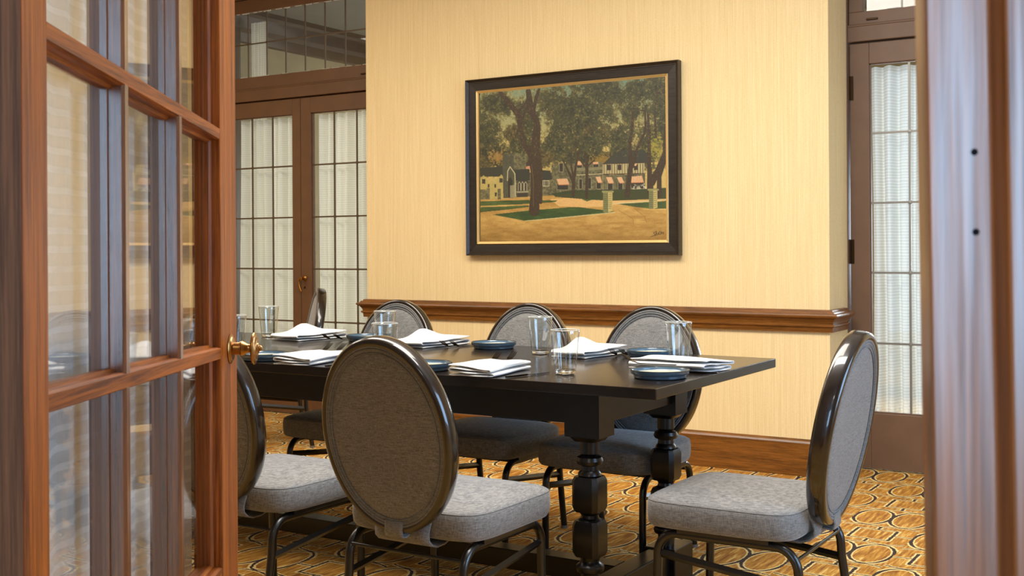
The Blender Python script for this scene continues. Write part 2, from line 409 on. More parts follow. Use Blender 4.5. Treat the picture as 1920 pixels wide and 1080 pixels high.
# ------------------------------------------------------------------ chair rail + baseboard round the pier
rail = [(0, .752), (.018, .752), (.020, .775), (.030, .782), (.030, .790), (.022, .793), (.024, .805), (.036, .822), (.050, .830), (.054, .838), (.050, .845), (.034, .848), (.032, .856), (.020, .858), (.018, .866), (0, .868)]
struct(obj('trim_3', sweep_profile([(PX0, 6.20), (PX0, YP), (PX1, YP), (PX1, 6.185)], rail), 'trim_h', smooth=True, ang=25), 'moulded oak chair rail running round the wallpapered pier')
base = [(0, 0), (.022, 0), (.022, .172), (.016, .182), (.0, .192)]
struct(obj('baseboard_back', sweep_profile([(PX0, 6.20), (PX0, YP), (PX1, YP), (PX1, 6.185)], base), 'trim_h'), 'oak baseboard under the wallpapered pier')

# ------------------------------------------------------------------ french doors
def came_grid(xs, zs, y, r=.0055):
    b = MB()
    for x in xs: b.box(x - r, x + r, y - .004, y + .004, zs[0], zs[-1])
    for z in zs[1:-1]: b.box(xs_full[0], xs_full[1], y - .0045, y + .0045, z - r, z + r)
    for x in xs:
        for z in zs[1:-1]: b.lathe([(0, -.007), (.010, -.006), (.012, 0), (.010, .006), (0, .007)], 8, (x, y, z), 'y')
    return b
def curtain(name, x0, x1, z0, z1, y, amp, folds, mat, label, seed=0, parent=None):
    rnd = random.Random(seed); nx = int(folds * 14); ph = [rnd.uniform(0, 6.28) for _ in range(6)]
    rows = []
    for j in range(15):
        t = j / 14; z = z0 + (z1 - z0) * t; row = []
        k = 1.0 - .35 * t
        for i in range(nx + 1):
            u = i / nx; x = x0 + (x1 - x0) * u
            a = math.sin(2 * PI * folds * u + ph[0] + .5 * math.sin(3 * u + ph[1] + t)) + .45 * math.sin(2 * PI * folds * .43 * u + ph[2] + .4 * t) + .25 * math.sin(2 * PI * folds * 1.9 * u + ph[3])
            row.append((x + .006 * math.sin(9 * u + 4 * t + ph[4]), y + amp * k * a, z))
        rows.append(row)
    b = MB(); b.grid(rows); o = obj(name, b, mat, parent, smooth=True, ang=180)
    if parent is None: tag(o, label, 'curtain')
    return o
def french(x0, n, mat, lead, side):
    global xs_full
    leafs = []
    for k in (0, 1):
        L = x0 + .8 * k; R_ = L + .8
        g0, g1 = (L + .105, L + .72) if k == 0 else (L + .105 - .005, L + .715)
        z0, z1 = .302, 2.170
        d = empty('door_%d' % (n + k), ((L + R_) / 2, YD, 0)); struct(d)
        rel = lambda b, d=d: b.xf(lambda p: p - Vector(d.location))
        b = MB().box(L + .002, g0, YD, YD + .045, .006, 2.283); obj('stile', rel(b), mat, d, bevel=.003)
        b = MB().box(g1, R_ - .002, YD, YD + .045, .006, 2.283); obj('stile', rel(b), mat, d, bevel=.003)
        b = MB().box(g0, g1, YD, YD + .045, .006, z0); obj('bottom_rail', rel(b), mat, d, bevel=.003)
        b = MB().box(g0, g1, YD, YD + .045, z1, 2.283); obj('top_rail', rel(b), mat, d, bevel=.003)
        b = MB().box(g0, g1, YD + .012, YD + .03, z0, z0 + .008).box(g0, g0 + .006, YD + .012, YD + .03, z0, z1).box(g1 - .006, g1, YD + .012, YD + .03, z0, z1).box(g0, g1, YD + .012, YD + .03, z1 - .005, z1)
        obj('glazing_bead', rel(b), mat, d)
        xs_full = (g0, g1); zs = [z0 + i * (z1 - z0) / 5 for i in range(6)]; zs = [.302, .675, 1.052, 1.425, 1.798, 2.17]
        xs = [g0 + (g1 - g0) * i / 3 for i in (1, 2)]
        obj('leaded_came', rel(came_grid(xs, zs, YD + .018)), lead, d)
        for i in range(3):
            for j in range(5):
                a0 = g0 + (g1 - g0) * i / 3; a1 = g0 + (g1 - g0) * (i + 1) / 3
                obj('pane', rel(MB().box(a0, a1, YD + .017, YD + .020, zs[j], zs[j + 1])), 'pane', d)
        if (side == 'R' and k == 0):
            for z in (1.98, 1.10, .25):
                b = MB(); b.tube([(L - .002, YD - .006, z), (L - .002, YD - .006, z + .13)], .008, 10).box(L + .0, L + .022, YD - .003, YD, z, z + .13); obj('hinge', rel(b), 'hinge', d)
        if side == 'L' and k == 1:
            hx = L + .035; hz = .985
            b = MB(); b.lathe([(0, 0), (.018, 0), (.020, .005), (.014, .010), (.009, .013), (.007, .030), (.012, .034), (.012, .042), (0, .044)], 20, (hx, YD, hz), '-y')
            pl = obj('door_handle', rel(b), 'old_brass', d, smooth=True)
            b = MB(); pts = []
            for i in range(15):
                t = i / 14; pts.append((hx - .036 * math.sin(t * 2.4) * (1 - .5 * t) + .018 * t * t + 0.0, YD - .040, hz + .004 - .088 * t + .010 * math.sin(t * 5)))
            b.tube(pts, .006, 10, radii=[.0055 + .003 * math.sin(PI * i / 14) for i in range(15)])
            obj('lever', rel(b), 'old_brass', pl, smooth=True)
            b = MB().box(hx - .006, hx + .006, YD - .002, YD, hz - .075, hz - .058); obj('keyhole', rel(b), 'hinge', d)
        curtain('sheer_curtain', g0 - .02, g1 + .02, z0 - .06, z1 - .004, YD + .125, .044, 8.5, 'sheer' if side == 'L' else 'sheer_right',
                {('L', 0): 'pale sheer curtain behind the left leaded door leaf, next to the open glazed door',
                 ('L', 1): 'pale sheer curtain behind the leaded door leaf with the brass lever handle',
                 ('R', 0): 'bluish daylit sheer curtain behind the leaded door right of the wallpapered pier',
                 ('R', 1): 'sheer curtain of the leaf hidden behind the near door post at right'}[(side, k)], seed=n * 3 + k)
    # transom sash
    t = empty('window_%d' % (1 if side == 'L' else 2), (x0 + .8, YD, 2.4)); struct(t)
    rel = lambda b: b.xf(lambda p: p - Vector(t.location))
    obj('window_frame', rel(MB().box(x0, x0 + 1.6, YD - .004, YD + .045, 2.384, 2.472 if side == 'L' else 2.452)), mat, t, bevel=.003)
    zt = 2.472 if side == 'L' else 2.452
    obj('window_frame', rel(MB().box(x0, x0 + 1.6, YD - .004, YD + .045, 2.955, 3.05)), mat, t, bevel=.003)
    obj('window_frame', rel(MB().box(x0, x0 + .075, YD - .004, YD + .045, zt, 2.955)), mat, t, bevel=.003)
    obj('window_frame', rel(MB().box(x0 + 1.52, x0 + 1.6, YD - .004, YD + .045, zt, 2.955)), mat, t, bevel=.003)
    xs = [x0 + .275 + .1875 * i for i in range(7)]; xs_full = (x0 + .075, x0 + 1.52)
    obj('leaded_came', rel(came_grid(xs, [zt, 2.722, 2.955], YD + .018, .0045)), lead, t)
    b = MB(); rnd = random.Random(4)
    x = x0 + .08
    while x < x0 + 1.5:
        w = rnd.uniform(.02, .07); h = rnd.uniform(.002, .007); b.box(x, x + w, YD + .010, YD + .016, zt, zt + h); b.box(x + .02, x + w + .02, YD + .010, YD + .016, 2.955 - h, 2.955); x += w + rnd.uniform(.01, .06)
    obj('putty', rel(b), 'putty', t)
    xa = [x0 + .075] + xs + [x0 + 1.52]
    for i in range(len(xa) - 1):
        for za, zb in ((zt, 2.722), (2.722, 2.955)):
            obj('pane', rel(MB().box(xa[i], xa[i + 1], YD + .017, YD + .019, za, zb)), 'pane', t)
    for hx in (x0 + .125, x0 + 1.40):
        obj('sash_catch', rel(MB().box(hx - .03, hx + .03, YD - .014, YD - .004, 2.402, 2.412)), 'hinge', t, bevel=.002)
    # fixed frame
    b = MB().box(x0 - .045, x0 - .003, YD - .03, YD + .06, 0, 3.2).box(x0 - .03, x0 - .012, YD - .06, YD - .03, 0, 3.2).box(x0 + 1.603, x0 + 1.645, YD - .03, YD + .06, 0, 3.2)
    b.box(x0 - .01, x0 + 1.61, YD - .012, YD + .05, 2.292, 2.380).box(x0 - .01, x0 + 1.61, YD - .016, YD + .05, 2.372, 2.384).box(x0 - .01, x0 + 1.61, YD - .02, YD + .05, 3.052, 3.2).box(x0 - .01, x0 + 1.61, YD + .02, YD + .06, 2.284, 2.292)
    struct(obj('trim_%d' % (4 if side == 'L' else 5), b, mat, bevel=.004))
french(-6.51, 1, 'brown_paint', 'lead', 'L')
french(-1.765, 3, 'brown_paint_light', 'lead_l', 'R')
# curtain strip beyond the transom
tag(curtain('sunroom_curtain', -6.66, -6.50, .3, 3.0, 6.75, .008, 5, 'sheer', 'x', 9), 'pale curtain edge seen through the transom at upper left', 'curtain')

# ------------------------------------------------------------------ glazed door in the foreground
m_ = -.039; a_ = -.39
def DLp(D, L): return FW * D + RT * L
D0 = .985
org = DLp(D0, m_ * D0 + a_); ud = (FW + RT * m_).normalized(); ang = math.atan2(ud.y, ud.x)
door = struct(empty('door_5', (org.x, org.y, 0), ang), 'open oak door glazed in small panes with sheer curtain on its far side')
def X(D): return (D - D0) * 1.0008
sag = lambda b: b.xf(lambda p: Vector((p.x, p.y, p.z - .030 * (p.x - .095))))
xn, xf0, xf1 = X(1.08), X(1.83), X(1.96)
zr = [.36, .709, 1.057, 1.405, 1.753, 2.04]
obj('stile', sag(MB().box(.033, xn, 0, .045, .01, 2.14)), 'oak', door, bevel=.002)
obj('edge_strip', sag(MB().box(.0305, .033, .001, .044, .01, 2.14)), 'jamb', door)['label'] = 'dark unvarnished door edge'  # separate darker, uncoated wood on the leaf's near edge
obj('stile', sag(MB().box(xf0 + .006, xf1, 0, .045, .01, 2.14)), 'oak', door, bevel=.002)
obj('bottom_rail', sag(MB().box(xn, xf0 + .006, .001, .044, .01, zr[0])), 'oak_h', door, bevel=.002)
obj('top_rail', sag(MB().box(xn, xf0 + .006, .001, .044, zr[-1], 2.14)), 'oak_h', door, bevel=.002)
mx = [X(1.335), X(1.587)]
for x in mx:
    b = MB().prism([(x - .0065, .001), (x + .0065, .001), (x + .0085, .005), (x + .0085, .0195), (x + .012, .0200), (x + .012, .028), (x + .0085, .0285), (x + .0065, .044), (x - .0065, .044), (x - .0085, .0285), (x - .012, .028), (x - .012, .0200), (x - .0085, .0195), (x - .0085, .005)], zr[0], zr[-1])
    obj('muntin', sag(b), 'muntin', door)
for z in zr[1:-1]:
    pr = [(.001, z - .008), (.0005, z + .008), (.006, z + .010), (.015, z + .010), (.018, z + .014), (.028, z + .014), (.031, z + .010), (.044, z + .008), (.044, z - .008), (.031, z - .010), (.028, z - .014), (.018, z - .014), (.015, z - .010), (.006, z - .010)]
    b = MB(); n = len(pr); vs = [(xn, y, zz) for y, zz in pr] + [(xf0 + .006, y, zz) for y, zz in pr]
    b.add(vs, [tuple(range(n)), tuple(range(n, 2 * n))] + [(i, (i + 1) % n, n + (i + 1) % n, n + i) for i in range(n)])
    obj('muntin', sag(b), 'oak_h', door)
b = MB()
for (xa, sg) in ((xn, 1), (xf0 + .006, -1)):
    b.prism([(xa, .014), (xa + sg * .006, .018), (xa + sg * .006, .028), (xa, .036)], zr[0], zr[-1])
obj('glazing_bead', sag(b), 'oak', door)
xc = [xn] + mx + [xf0 + .006]
for i in range(3):
    for j in range(5):
        obj('pane', sag(MB().box(xc[i], xc[i + 1], .021, .024, zr[j], zr[j + 1])), 'pane', door)
c = curtain('door_curtain', .05, xf0 + .03, .30, 2.06, .058, .0035, 13, 'door_sheer', None, seed=5, parent=door)
# knob
kx = X(1.905); kz = 1.012 + .03 * .8
b = MB().lathe([(0, 0), (.023, 0), (.0245, .002), (.023, .004), (.020, .0045), (.019, .007), (.015, .008), (.0105, .009), (.010, .022), (.0115, .023), (.0115, .026), (.009, .027)], 40, (0, 0, 0), '-y')
kn = obj('door_knob', b, 'brass', door, smooth=True); kn.location = (kx, 0, kz); kn.scale = (1, .68, 1)
b = MB().lathe([(.009, .024), (.0125, .028), (.011, .034), (.0075, .042), (.0065, .050), (.009, .054)], 40, (0, 0, 0), '-y'); obj('neck', b, 'brass', kn, smooth=True)
b = MB().lathe([(.007, .052), (.024, .0535), (.0265, .057), (.026, .060), (.022, .0625), (.018, .0625), (.017, .064), (.013, .0655), (.009, .0655), (.0085, .068), (.006, .0695), (.0045, .070), (.005, .072), (.0035, .076), (0, .077)], 48, (0, 0, 0), '-y'); obj('grip', b, 'brass', kn, smooth=True)

# near jamb at left, near leaf at right
struct(obj('trim_6', MB().box(-1.16, -1.05, .36, .47, 0, 2.3), 'jamb', bevel=.003), 'dark oak door jamb')
b = MB().prism([(-.1385, .618), (-.1285, .594), (-.0985, .594), (-.0945, .612), (.30, .612), (.30, .65), (-.1385, .65)], 0, 2.2)
b.xf(lambda p: Vector((p.x - .0118 * (p.z - 1.2), p.y, p.z)))
leaf = struct(empty('door_6', (-.12, .62, 0)), 'blurred near door leaf at the right edge with bluish sheen')
obj('stile', b.xf(lambda p: p - Vector((-.12, .62, 0))), 'post', leaf, bevel=.0015)
for z in (1.2 + (463.5 - 290) / 2172 * .56, 1.2 + (463.5 - 440) / 2172 * .56):
    b = MB().lathe([(0, .0006), (.0013, .0006), (.0017, 0)], 16, (-.1065 + .12 - .0118 * (z - 1.2), .5938 - .62, z), '-y'); obj('screw_hole', b, 'hole', leaf)

# ------------------------------------------------------------------ painting
def make_painting():
    Wd, Hh = 620, 470
    A = (97, 197); B = (1041, 116); Cc = (1041, 946); Dd = (98, 956)
    # homography unit square -> crop pixels
    def hom(p0, p1, p2, p3):
        x0, y0 = p0; x1, y1 = p1; x2, y2 = p2; x3, y3 = p3
        dx1 = x1 - x2; dx2 = x3 - x2; sx = x0 - x1 + x2 - x3; dy1 = y1 - y2; dy2 = y3 - y2; sy = y0 - y1 + y2 - y3
        dt = dx1 * dy2 - dx2 * dy1; g = (sx * dy2 - dx2 * sy) / dt; h = (dx1 * sy - sx * dy1) / dt
        return np.array([[x1 - x0 + g * x1, x3 - x0 + h * x3, x0], [y1 - y0 + g * y1, y3 - y0 + h * y3, y0], [g, h, 1]])
    Hm = hom(A, B, Cc, Dd)
    u, v = np.meshgrid(np.linspace(0, 1, Wd), np.linspace(0, 1, Hh))
    w = Hm[2, 0] * u + Hm[2, 1] * v + 1
    Xp = (Hm[0, 0] * u + Hm[0, 1] * v + Hm[0, 2]) / w; Yp = (Hm[1, 0] * u + Hm[1, 1] * v + Hm[1, 2]) / w
    rs = np.random.RandomState(3)
    def noise(sc, oct=4, sx=1, seed=0):
        r = np.random.RandomState(seed); out = 0; amp = 1; tot = 0
        for o in range(oct):
            gx = (Xp / (sc * sx)) * 2 ** o; gy = (Yp / sc) * 2 ** o; G = r.rand(256, 256)
            xi = np.floor(gx).astype(int); yi = np.floor(gy).astype(int); fx = gx - xi; fy = gy - yi
            fx = fx * fx * (3 - 2 * fx); fy = fy * fy * (3 - 2 * fy)
            q = lambda a, b: G[b % 256, a % 256]
            out = out + amp * ((q(xi, yi) * (1 - fx) + q(xi + 1, yi) * fx) * (1 - fy) + (q(xi, yi + 1) * (1 - fx) + q(xi + 1, yi + 1) * fx) * fy); tot += amp; amp *= .6
        return out / tot
    img = np.zeros((Hh, Wd, 3))
    col = lambda *c: np.array(c, float)
    def over(mask, c, a=1.0):
        mk = (np.clip(mask, 0, 1) * a)[..., None]; img[:] = img * (1 - mk) + (c if isinstance(c, np.ndarray) and c.ndim == 3 else np.array(c, float)) * mk
    def poly(pts, soft=0):
        inside = np.zeros_like(Xp, bool); n = len(pts)
        for i in range(n):
            x1, y1 = pts[i]; x2, y2 = pts[(i + 1) % n]
            if y1 == y2: continue
            cnd = ((y1 > Yp) != (y2 > Yp)) & (Xp < (x2 - x1) * (Yp - y1) / (y2 - y1) + x1); inside ^= cnd
        return inside.astype(float)
    def stroke(pts, ws):
        m = np.zeros_like(Xp)
        if not hasattr(ws, '__len__'): ws = [ws] * len(pts)
        for i in range(len(pts) - 1):
            x1, y1 = pts[i]; x2, y2 = pts[i + 1]; L2 = (x2 - x1) ** 2 + (y2 - y1) ** 2 + 1e-6
            t = np.clip(((Xp - x1) * (x2 - x1) + (Yp - y1) * (y2 - y1)) / L2, 0, 1)
            d = np.hypot(Xp - x1 - t * (x2 - x1), Yp - y1 - t * (y2 - y1)); wd = (ws[i] * (1 - t) + ws[i + 1] * t) / 2
            m = np.maximum(m, np.clip(wd - d + .7, 0, 1))
        return m
    n1 = noise(60, 5, 1, 1); n2 = noise(22, 4, 1, 2); n3 = noise(8, 3, 1, 3); n4 = noise(130, 4, 1, 4); nh = noise(14, 4, 4, 5)
    # sky
    t = np.clip((Yp - 150) / 350, 0, 1)[..., None]
    img[:] = col(104, 128, 106) * (1 - t) + col(184, 160, 92) * t
    over(np.clip((n1 - .45) * 4, 0, 1), (170, 154, 92), .6)
    # foliage
    def blob(cx, cy, rx, ry): return np.clip(1.25 - np.hypot((Xp - cx) / rx, (Yp - cy) / ry), 0, 1)
    dens = np.zeros_like(Xp)
    for bl in ((120, 430, 110, 190), (300, 460, 90, 110), (200, 520, 150, 90), (600, 330, 220, 230), (480, 260, 140, 140), (640, 450, 170, 110), (470, 480, 110, 90), (720, 200, 180, 120), (1000, 210, 120, 160), (900, 180, 110, 80), (960, 470, 110, 140), (180, 260, 100, 70), (350, 330, 90, 120), (270, 400, 70, 60), (620, 520, 260, 70), (380, 520, 180, 60), (820, 420, 90, 70), (800, 480, 70, 60), (1040, 400, 60, 200), (860, 300, 60, 60)):
        dens = np.maximum(dens, blob(*bl))
    n6 = noise(4.5, 2, 1, 21); f = dens + (n1 - .5) * 1.0 + (n2 - .5) * .9 + (n3 - .5) * .7 + (n6 - .5) * .5
    fm = np.clip((f - .22) * 3.2, 0, 1)
    fol = np.zeros_like(img); k = np.clip((n2 * .55 + n3 * .35 + n6 * .35 - .42) * 1.9, 0, 1)[..., None]
    fol[:] = col(36, 38, 24) * (1 - k) + col(92, 90, 50) * k
    kk = np.clip((n4 - .5) * 5, 0, 1)[..., None]; fol = fol * (1 - kk * .35) + (col(66, 46, 22) * (1 - k) + col(168, 128, 58) * k) * kk * .35
    over(fm, fol)
    ed = np.clip(1 - np.abs(f - .45) * 7, 0, 1) * (n3 > .45); over(ed, (158, 134, 62), .55)
    over(np.clip(blob(720, 540, 120, 50) + (n3 - .5) * 1.4 - .45, 0, 1) * 2, (168, 128, 44), .6)
    over(np.clip(blob(985, 470, 60, 90) + (n3 - .5) * 1.6 - .45, 0, 1) * 2, (160, 150, 52), .7)
    over(np.clip(blob(190, 520, 60, 45) + (n3 - .5) * 1.6 - .4, 0, 1) * 2, (176, 130, 58), .7)
    # ground
    g = poly([(90, 735), (1050, 680), (1050, 960), (90, 965)])
    gr = np.zeros_like(img); q = nh[..., None]; gr[:] = col(142, 104, 44) * (1 - q) + col(206, 170, 96) * q
    over(g, gr)
    dk = np.clip((Yp - 850) / 100, 0, 1) * np.clip(.4 + n1, 0, 1); over(dk * g, (104, 74, 24), .55)
    over(poly([(450, 735), (600, 722), (1050, 745), (1050, 790), (790, 760), (640, 775), (500, 770)]), (208, 168, 106), .8)
    stone = np.zeros_like(img); sk = np.clip(n3 * 1.4 - .2, 0, 1)[..., None]; stone[:] = col(60, 58, 40) * (1 - sk) + col(122, 116, 78) * sk
    # left yellow houses
    over(poly([(95, 575), (215, 570), (215, 620), (95, 620)]), (52, 52, 38))
    over(poly([(97, 630), (115, 612), (137, 640), (140, 650), (180, 650), (185, 635), (205, 608), (215, 620), (215, 735), (97, 735)]), (170, 152, 84), .9)
    for (x, y, w_, h_) in ((106, 632, 17, 24), (136, 658, 9, 18), (170, 658, 9, 18), (196, 628, 16, 22), (172, 700, 10, 20)): over(poly([(x, y), (x + w_, y), (x + w_, y + h_), (x, y + h_)]), (58, 54, 40))
    for (x, y, w_, h_) in ((97, 685, 36, 50), (131, 678, 15, 58), (185, 682, 18, 54)): over(poly([(x, y), (x + w_, y), (x + w_, y + h_), (x, y + h_)]), stone, .9)
    # stone buildings
    over(poly([(212, 505), (275, 500), (340, 505), (340, 600), (460, 600), (460, 560), (720, 545), (720, 690), (462, 715), (215, 728)]), stone)
    over(poly([(212, 505), (270, 503), (268, 728), (215, 728)]), (66, 66, 50), .75)
    over(poly([(270, 585), (350, 582), (350, 640), (275, 640)]), (48, 50, 38)); over(poly([(390, 585), (455, 590), (465, 635), (390, 640)]), (48, 50, 38))
    over(stroke([(236, 640), (238, 592), (250, 570), (275, 606), (277, 720)], 4), (180, 170, 130)); over(poly([(240, 640), (250, 620), (262, 640), (262, 725), (240, 725)]), (44, 42, 32))
    over(poly([(250, 665), (272, 662), (275, 725), (250, 728)]), (150, 142, 106), .8)
    over(poly([(286, 640), (340, 640), (340, 722), (286, 724)]), (56, 52, 40))
    for x in (297, 313, 329): over(stroke([(x - 6, 690), (x - 6, 655), (x, 646), (x + 6, 655), (x + 6, 690)], 2.2), (176, 166, 128))
    over(stroke([(288, 698), (340, 696)], 8), (146, 138, 104)); over(poly([(418, 640), (448, 640), (448, 668), (418, 668)]), (44, 42, 32))
    for x in (425, 433, 441): over(stroke([(x, 640), (x, 668)], 2), (180, 170, 130))
    over(stroke([(418, 640), (448, 640), (448, 668), (418, 668), (418, 640)], 2.5), (188, 178, 136))
    over(poly([(330, 570), (352, 568), (352, 582), (330, 582)]), (186, 126, 96)); over(poly([(332, 545), (350, 543), (350, 566), (332, 566)]), (60, 50, 38))
    # right wing: roof, half timber, stone
    over(poly([(800, 490), (930, 486), (975, 548), (722, 556), (760, 520)]), (50, 52, 42), .95)
    over(poly([(722, 556), (932, 548), (932, 606), (722, 610)]), (166, 154, 108))
    for x in range(728, 932, 13): over(stroke([(x, 556), (x, 608)], 2.2), (60, 46, 32))
    over(stroke([(722, 609), (932, 605)], 4), (58, 44, 32)); over(stroke([(722, 556), (932, 550)], 4), (58, 44, 32))
    for x in (742, 795, 878): over(poly([(x, 560), (x + 20, 560), (x + 20, 588), (x, 588)]), (56, 46, 36))
    over(poly([(722, 612), (935, 608), (935, 686), (722, 690)]), stone)
    for (x, y, w_, h_) in ((500, 552, 20, 44), (590, 556, 26, 22), (672, 552, 28, 22), (488, 655, 58, 32), (600, 632, 16, 50), (646, 626, 16, 56), (688, 640, 24, 42), (745, 650, 26, 36), (797, 648, 24, 38), (862, 648, 66, 34)):
        over(poly([(x, y), (x + w_, y), (x + w_, y + h_), (x, y + h_)]), (48, 44, 34)); over(stroke([(x, y), (x + w_, y), (x + w_, y + h_), (x, y + h_), (x, y)], 1.8), (160, 150, 112), .8)
    over(stroke([(590, 584), (716, 578)], 14), (130, 124, 88), .7); over(stroke([(590, 612), (720, 606)], 3), (180, 170, 126))
    for pts in ([(486, 632), (540, 629), (552, 660), (497, 663)], [(584, 543), (612, 541), (614, 562), (588, 563)], [(672, 548), (698, 546), (698, 557), (672, 558)], [(684, 622), (708, 620), (718, 650), (696, 652)], [(737, 624), (765, 622), (777, 653), (750, 655)], [(791, 624), (816, 622), (830, 652), (806, 654)], [(864, 620), (918, 616), (928, 650), (860, 652)], [(876, 556), (890, 556), (890, 566), (876, 566)]):
        over(poly(pts), (196, 152, 108)); (xa, ya), (xb, yb) = pts[0], pts[1]
        over(stroke([(pts[3][0], pts[3][1] - 1), (pts[2][0], pts[2][1] - 1)], 3), (168, 104, 68))
        for i in range(1, 6):
            s_ = i / 6; over(stroke([(xa + (xb - xa) * s_, ya + (yb - ya) * s_), (pts[3][0] + (pts[2][0] - pts[3][0]) * s_, pts[3][1])], 1.2), (214, 178, 134), .7)
    over(np.clip((n3 - .4) * 5, 0, 1) * poly([(860, 660), (935, 655), (942, 684), (860, 688)]), (196, 190, 156), .8)
    # hedges and lawns
    over(poly([(460, 705), (560, 690), (720, 686), (940, 682), (1050, 676), (1050, 730), (760, 742), (640, 735), (480, 722)]), (46, 56, 28), .92)
    lawn = np.zeros_like(img); lk = nh[..., None]; lawn[:] = col(30, 50, 24) * (1 - lk) + col(74, 98, 42) * lk
    over(poly([(97, 745), (340, 738), (490, 740), (480, 748), (380, 756), (97, 768)]), lawn, .9); over(poly([(97, 775), (340, 765), (350, 772), (250, 785), (97, 800)]), lawn, .9)
    over(poly([(160, 812), (350, 790), (560, 774), (600, 774), (780, 795), (720, 808), (350, 843), (320, 842)]), lawn)
    over(stroke([(325, 844), (560, 822), (780, 800)], 3.5), (190, 176, 120)); over(stroke([(165, 814), (325, 844)], 2), (170, 140, 80))
    over(poly([(785, 756), (1050, 742), (1050, 780), (960, 782), (880, 772)]), lawn, .9); over(stroke([(775, 755), (900, 748), (1045, 735)], 7), (198, 176, 124), .9)
    over(poly([(615, 735), (660, 722), (700, 725), (640, 745)]), lawn, .8)
    # trunks
    bark = np.zeros_like(img); bn = noise(7, 3, .6, 9)[..., None]; bark[:] = col(44, 34, 22) * (1 - bn) + col(74, 58, 38) * bn
    T = lambda pts, ws, a=1: over(stroke(pts, ws), bark, a)
    T([(372, 792), (375, 700), (378, 600), (372, 520), (362, 480)], [54, 42, 46, 54, 38]); T([(365, 520), (320, 460), (304, 380), (296, 310), (240, 240), (200, 192)], [36, 26, 24, 30, 24, 18])
    T([(375, 520), (378, 430), (388, 350), (360, 290), (345, 190)], [44, 34, 30, 34, 26]); T([(385, 345), (372, 280), (385, 220), (400, 180)], [24, 16, 18, 12]); T([(310, 330), (330, 290), (345, 240)], [14, 12, 10]); T([(405, 750), (405, 600), (395, 480), (402, 360)], [16, 22, 16, 8])
    T([(296, 290), (330, 250), (345, 215)], [14, 12, 8]); T([(570, 715), (572, 650), (545, 590), (515, 530)], [16, 16, 10, 7]); T([(572, 650), (582, 580), (600, 490)], [14, 12, 8]); T([(575, 640), (560, 560), (565, 490)], [10, 8, 5])
    T([(638, 728), (640, 640), (640, 560), (632, 500)], [16, 14, 16, 12]); T([(640, 580), (600, 530)], [8, 6]); T([(642, 570), (680, 535)], [8, 5])
    T([(843, 715), (852, 640), (862, 560), (858, 450), (870, 380), (878, 260)], [28, 24, 22, 16, 14, 8]); T([(868, 570), (895, 480), (938, 390), (936, 290), (900, 285)], [20, 14, 12, 8, 5]); T([(935, 300), (945, 260)], [8, 4])
    T([(960, 700), (955, 560), (955, 420), (950, 300)], [34, 20, 18, 10]); T([(1005, 715), (1005, 620), (1035, 520), (1040, 380)], [26, 22, 26, 22]); T([(965, 650), (1000, 590), (1035, 500)], [40, 30, 24]); T([(990, 420), (985, 300), (1000, 180)], [12, 8, 6])
    over(stroke([(368, 770), (368, 640), (360, 560)], 4), (112, 92, 62), .5)
    # twigs of light through the leaves
    over(np.clip((n3 - .66) * 12, 0, 1) * fm * (Yp < 520), (150, 138, 82), .35)
    # gate pillars
    for (x, y, w_, h_) in ((722, 694, 46, 106), (952, 684, 44, 98)):
        over(poly([(x, y), (x + w_ * .55, y), (x + w_ * .55, y + h_), (x, y + h_)]), (112, 112, 70)); over(poly([(x + w_ * .55, y), (x + w_, y), (x + w_, y + h_ - 6), (x + w_ * .55, y + h_)]), (176, 160, 98))
        over(stroke([(x - 2, y + 2), (x + w_ + 3, y + 2)], 9), (138, 132, 84))
        for j in range(8): over(stroke([(x + 4, y + 16 + j * 10), (x + w_ * .45, y + 17 + j * 10)], 1.6), (74, 74, 46)); over(stroke([(x + w_ * .6, y + 16 + j * 10), (x + w_ - 4, y + 14 + j * 10)], 1.6), (84, 76, 44))
    over(stroke([(800, 790), (870, 830), (875, 860)], 3), (120, 88, 36), .5); over(stroke([(880, 780), (930, 820), (940, 850)], 3), (120, 88, 36), .5)
    # signature
    ink = (44, 32, 18)
    for pts in ([(986, 898), (974, 902), (980, 908), (984, 914), (960, 922)], [(990, 893), (984, 918)], [(986, 908), (992, 904), (992, 916)], [(999, 902), (997, 912)], [(1006, 893), (1001, 910), (1010, 910)], [(1013, 893), (1011, 909)], [(1019, 899), (1012, 903), (1018, 909)], [(1027, 899), (1022, 900), (1022, 907), (1027, 906)]):
        over(stroke(pts, 2.0), ink)
    # weave + vignette of old varnish
    img *= (.93 + .14 * noise(3, 2, 1, 11))[..., None]
    img = np.clip(img, 0, 255) * 1.0
    c = img / 255; lin = np.where(c <= .04045, c / 12.92, ((c + .055) / 1.055) ** 2.4)
    return Wd, Hh, lin

PYF = 5.918 - .05
pic = empty('framed_painting', (-3.30, YP, 1.15), 0, 'large landscape painting of a mansion among trees in a black frame', 'painting')
def relp(b): return b.xf(lambda p: p - Vector((-3.30, YP, 1.15)))
Wd, Hh, lin = make_painting()
x0, x1, z0, z1 = -3.908, -2.672, 1.226, 2.142
xs = np.linspace(x0, x1, Wd); zs = np.linspace(z1, z0, Hh); gx, gz = np.meshgrid(xs, zs)
co = np.stack([gx + 3.30, np.full_like(gx, 5.893 - YP), gz - 1.15], -1).reshape(-1, 3)
idx = np.arange(Wd * Hh).reshape(Hh, Wd)
fa = np.stack([idx[:-1, :-1], idx[1:, :-1], idx[1:, 1:], idx[:-1, 1:]], -1).reshape(-1, 4)
me = bpy.data.meshes.new('canvas'); me.vertices.add(len(co)); me.vertices.foreach_set('co', co.ravel().astype(np.float32))
me.loops.add(fa.size); me.loops.foreach_set('vertex_index', fa.ravel().astype(np.int32)); me.polygons.add(len(fa)); me.polygons.foreach_set('loop_start', np.arange(0, fa.size, 4, dtype=np.int32))
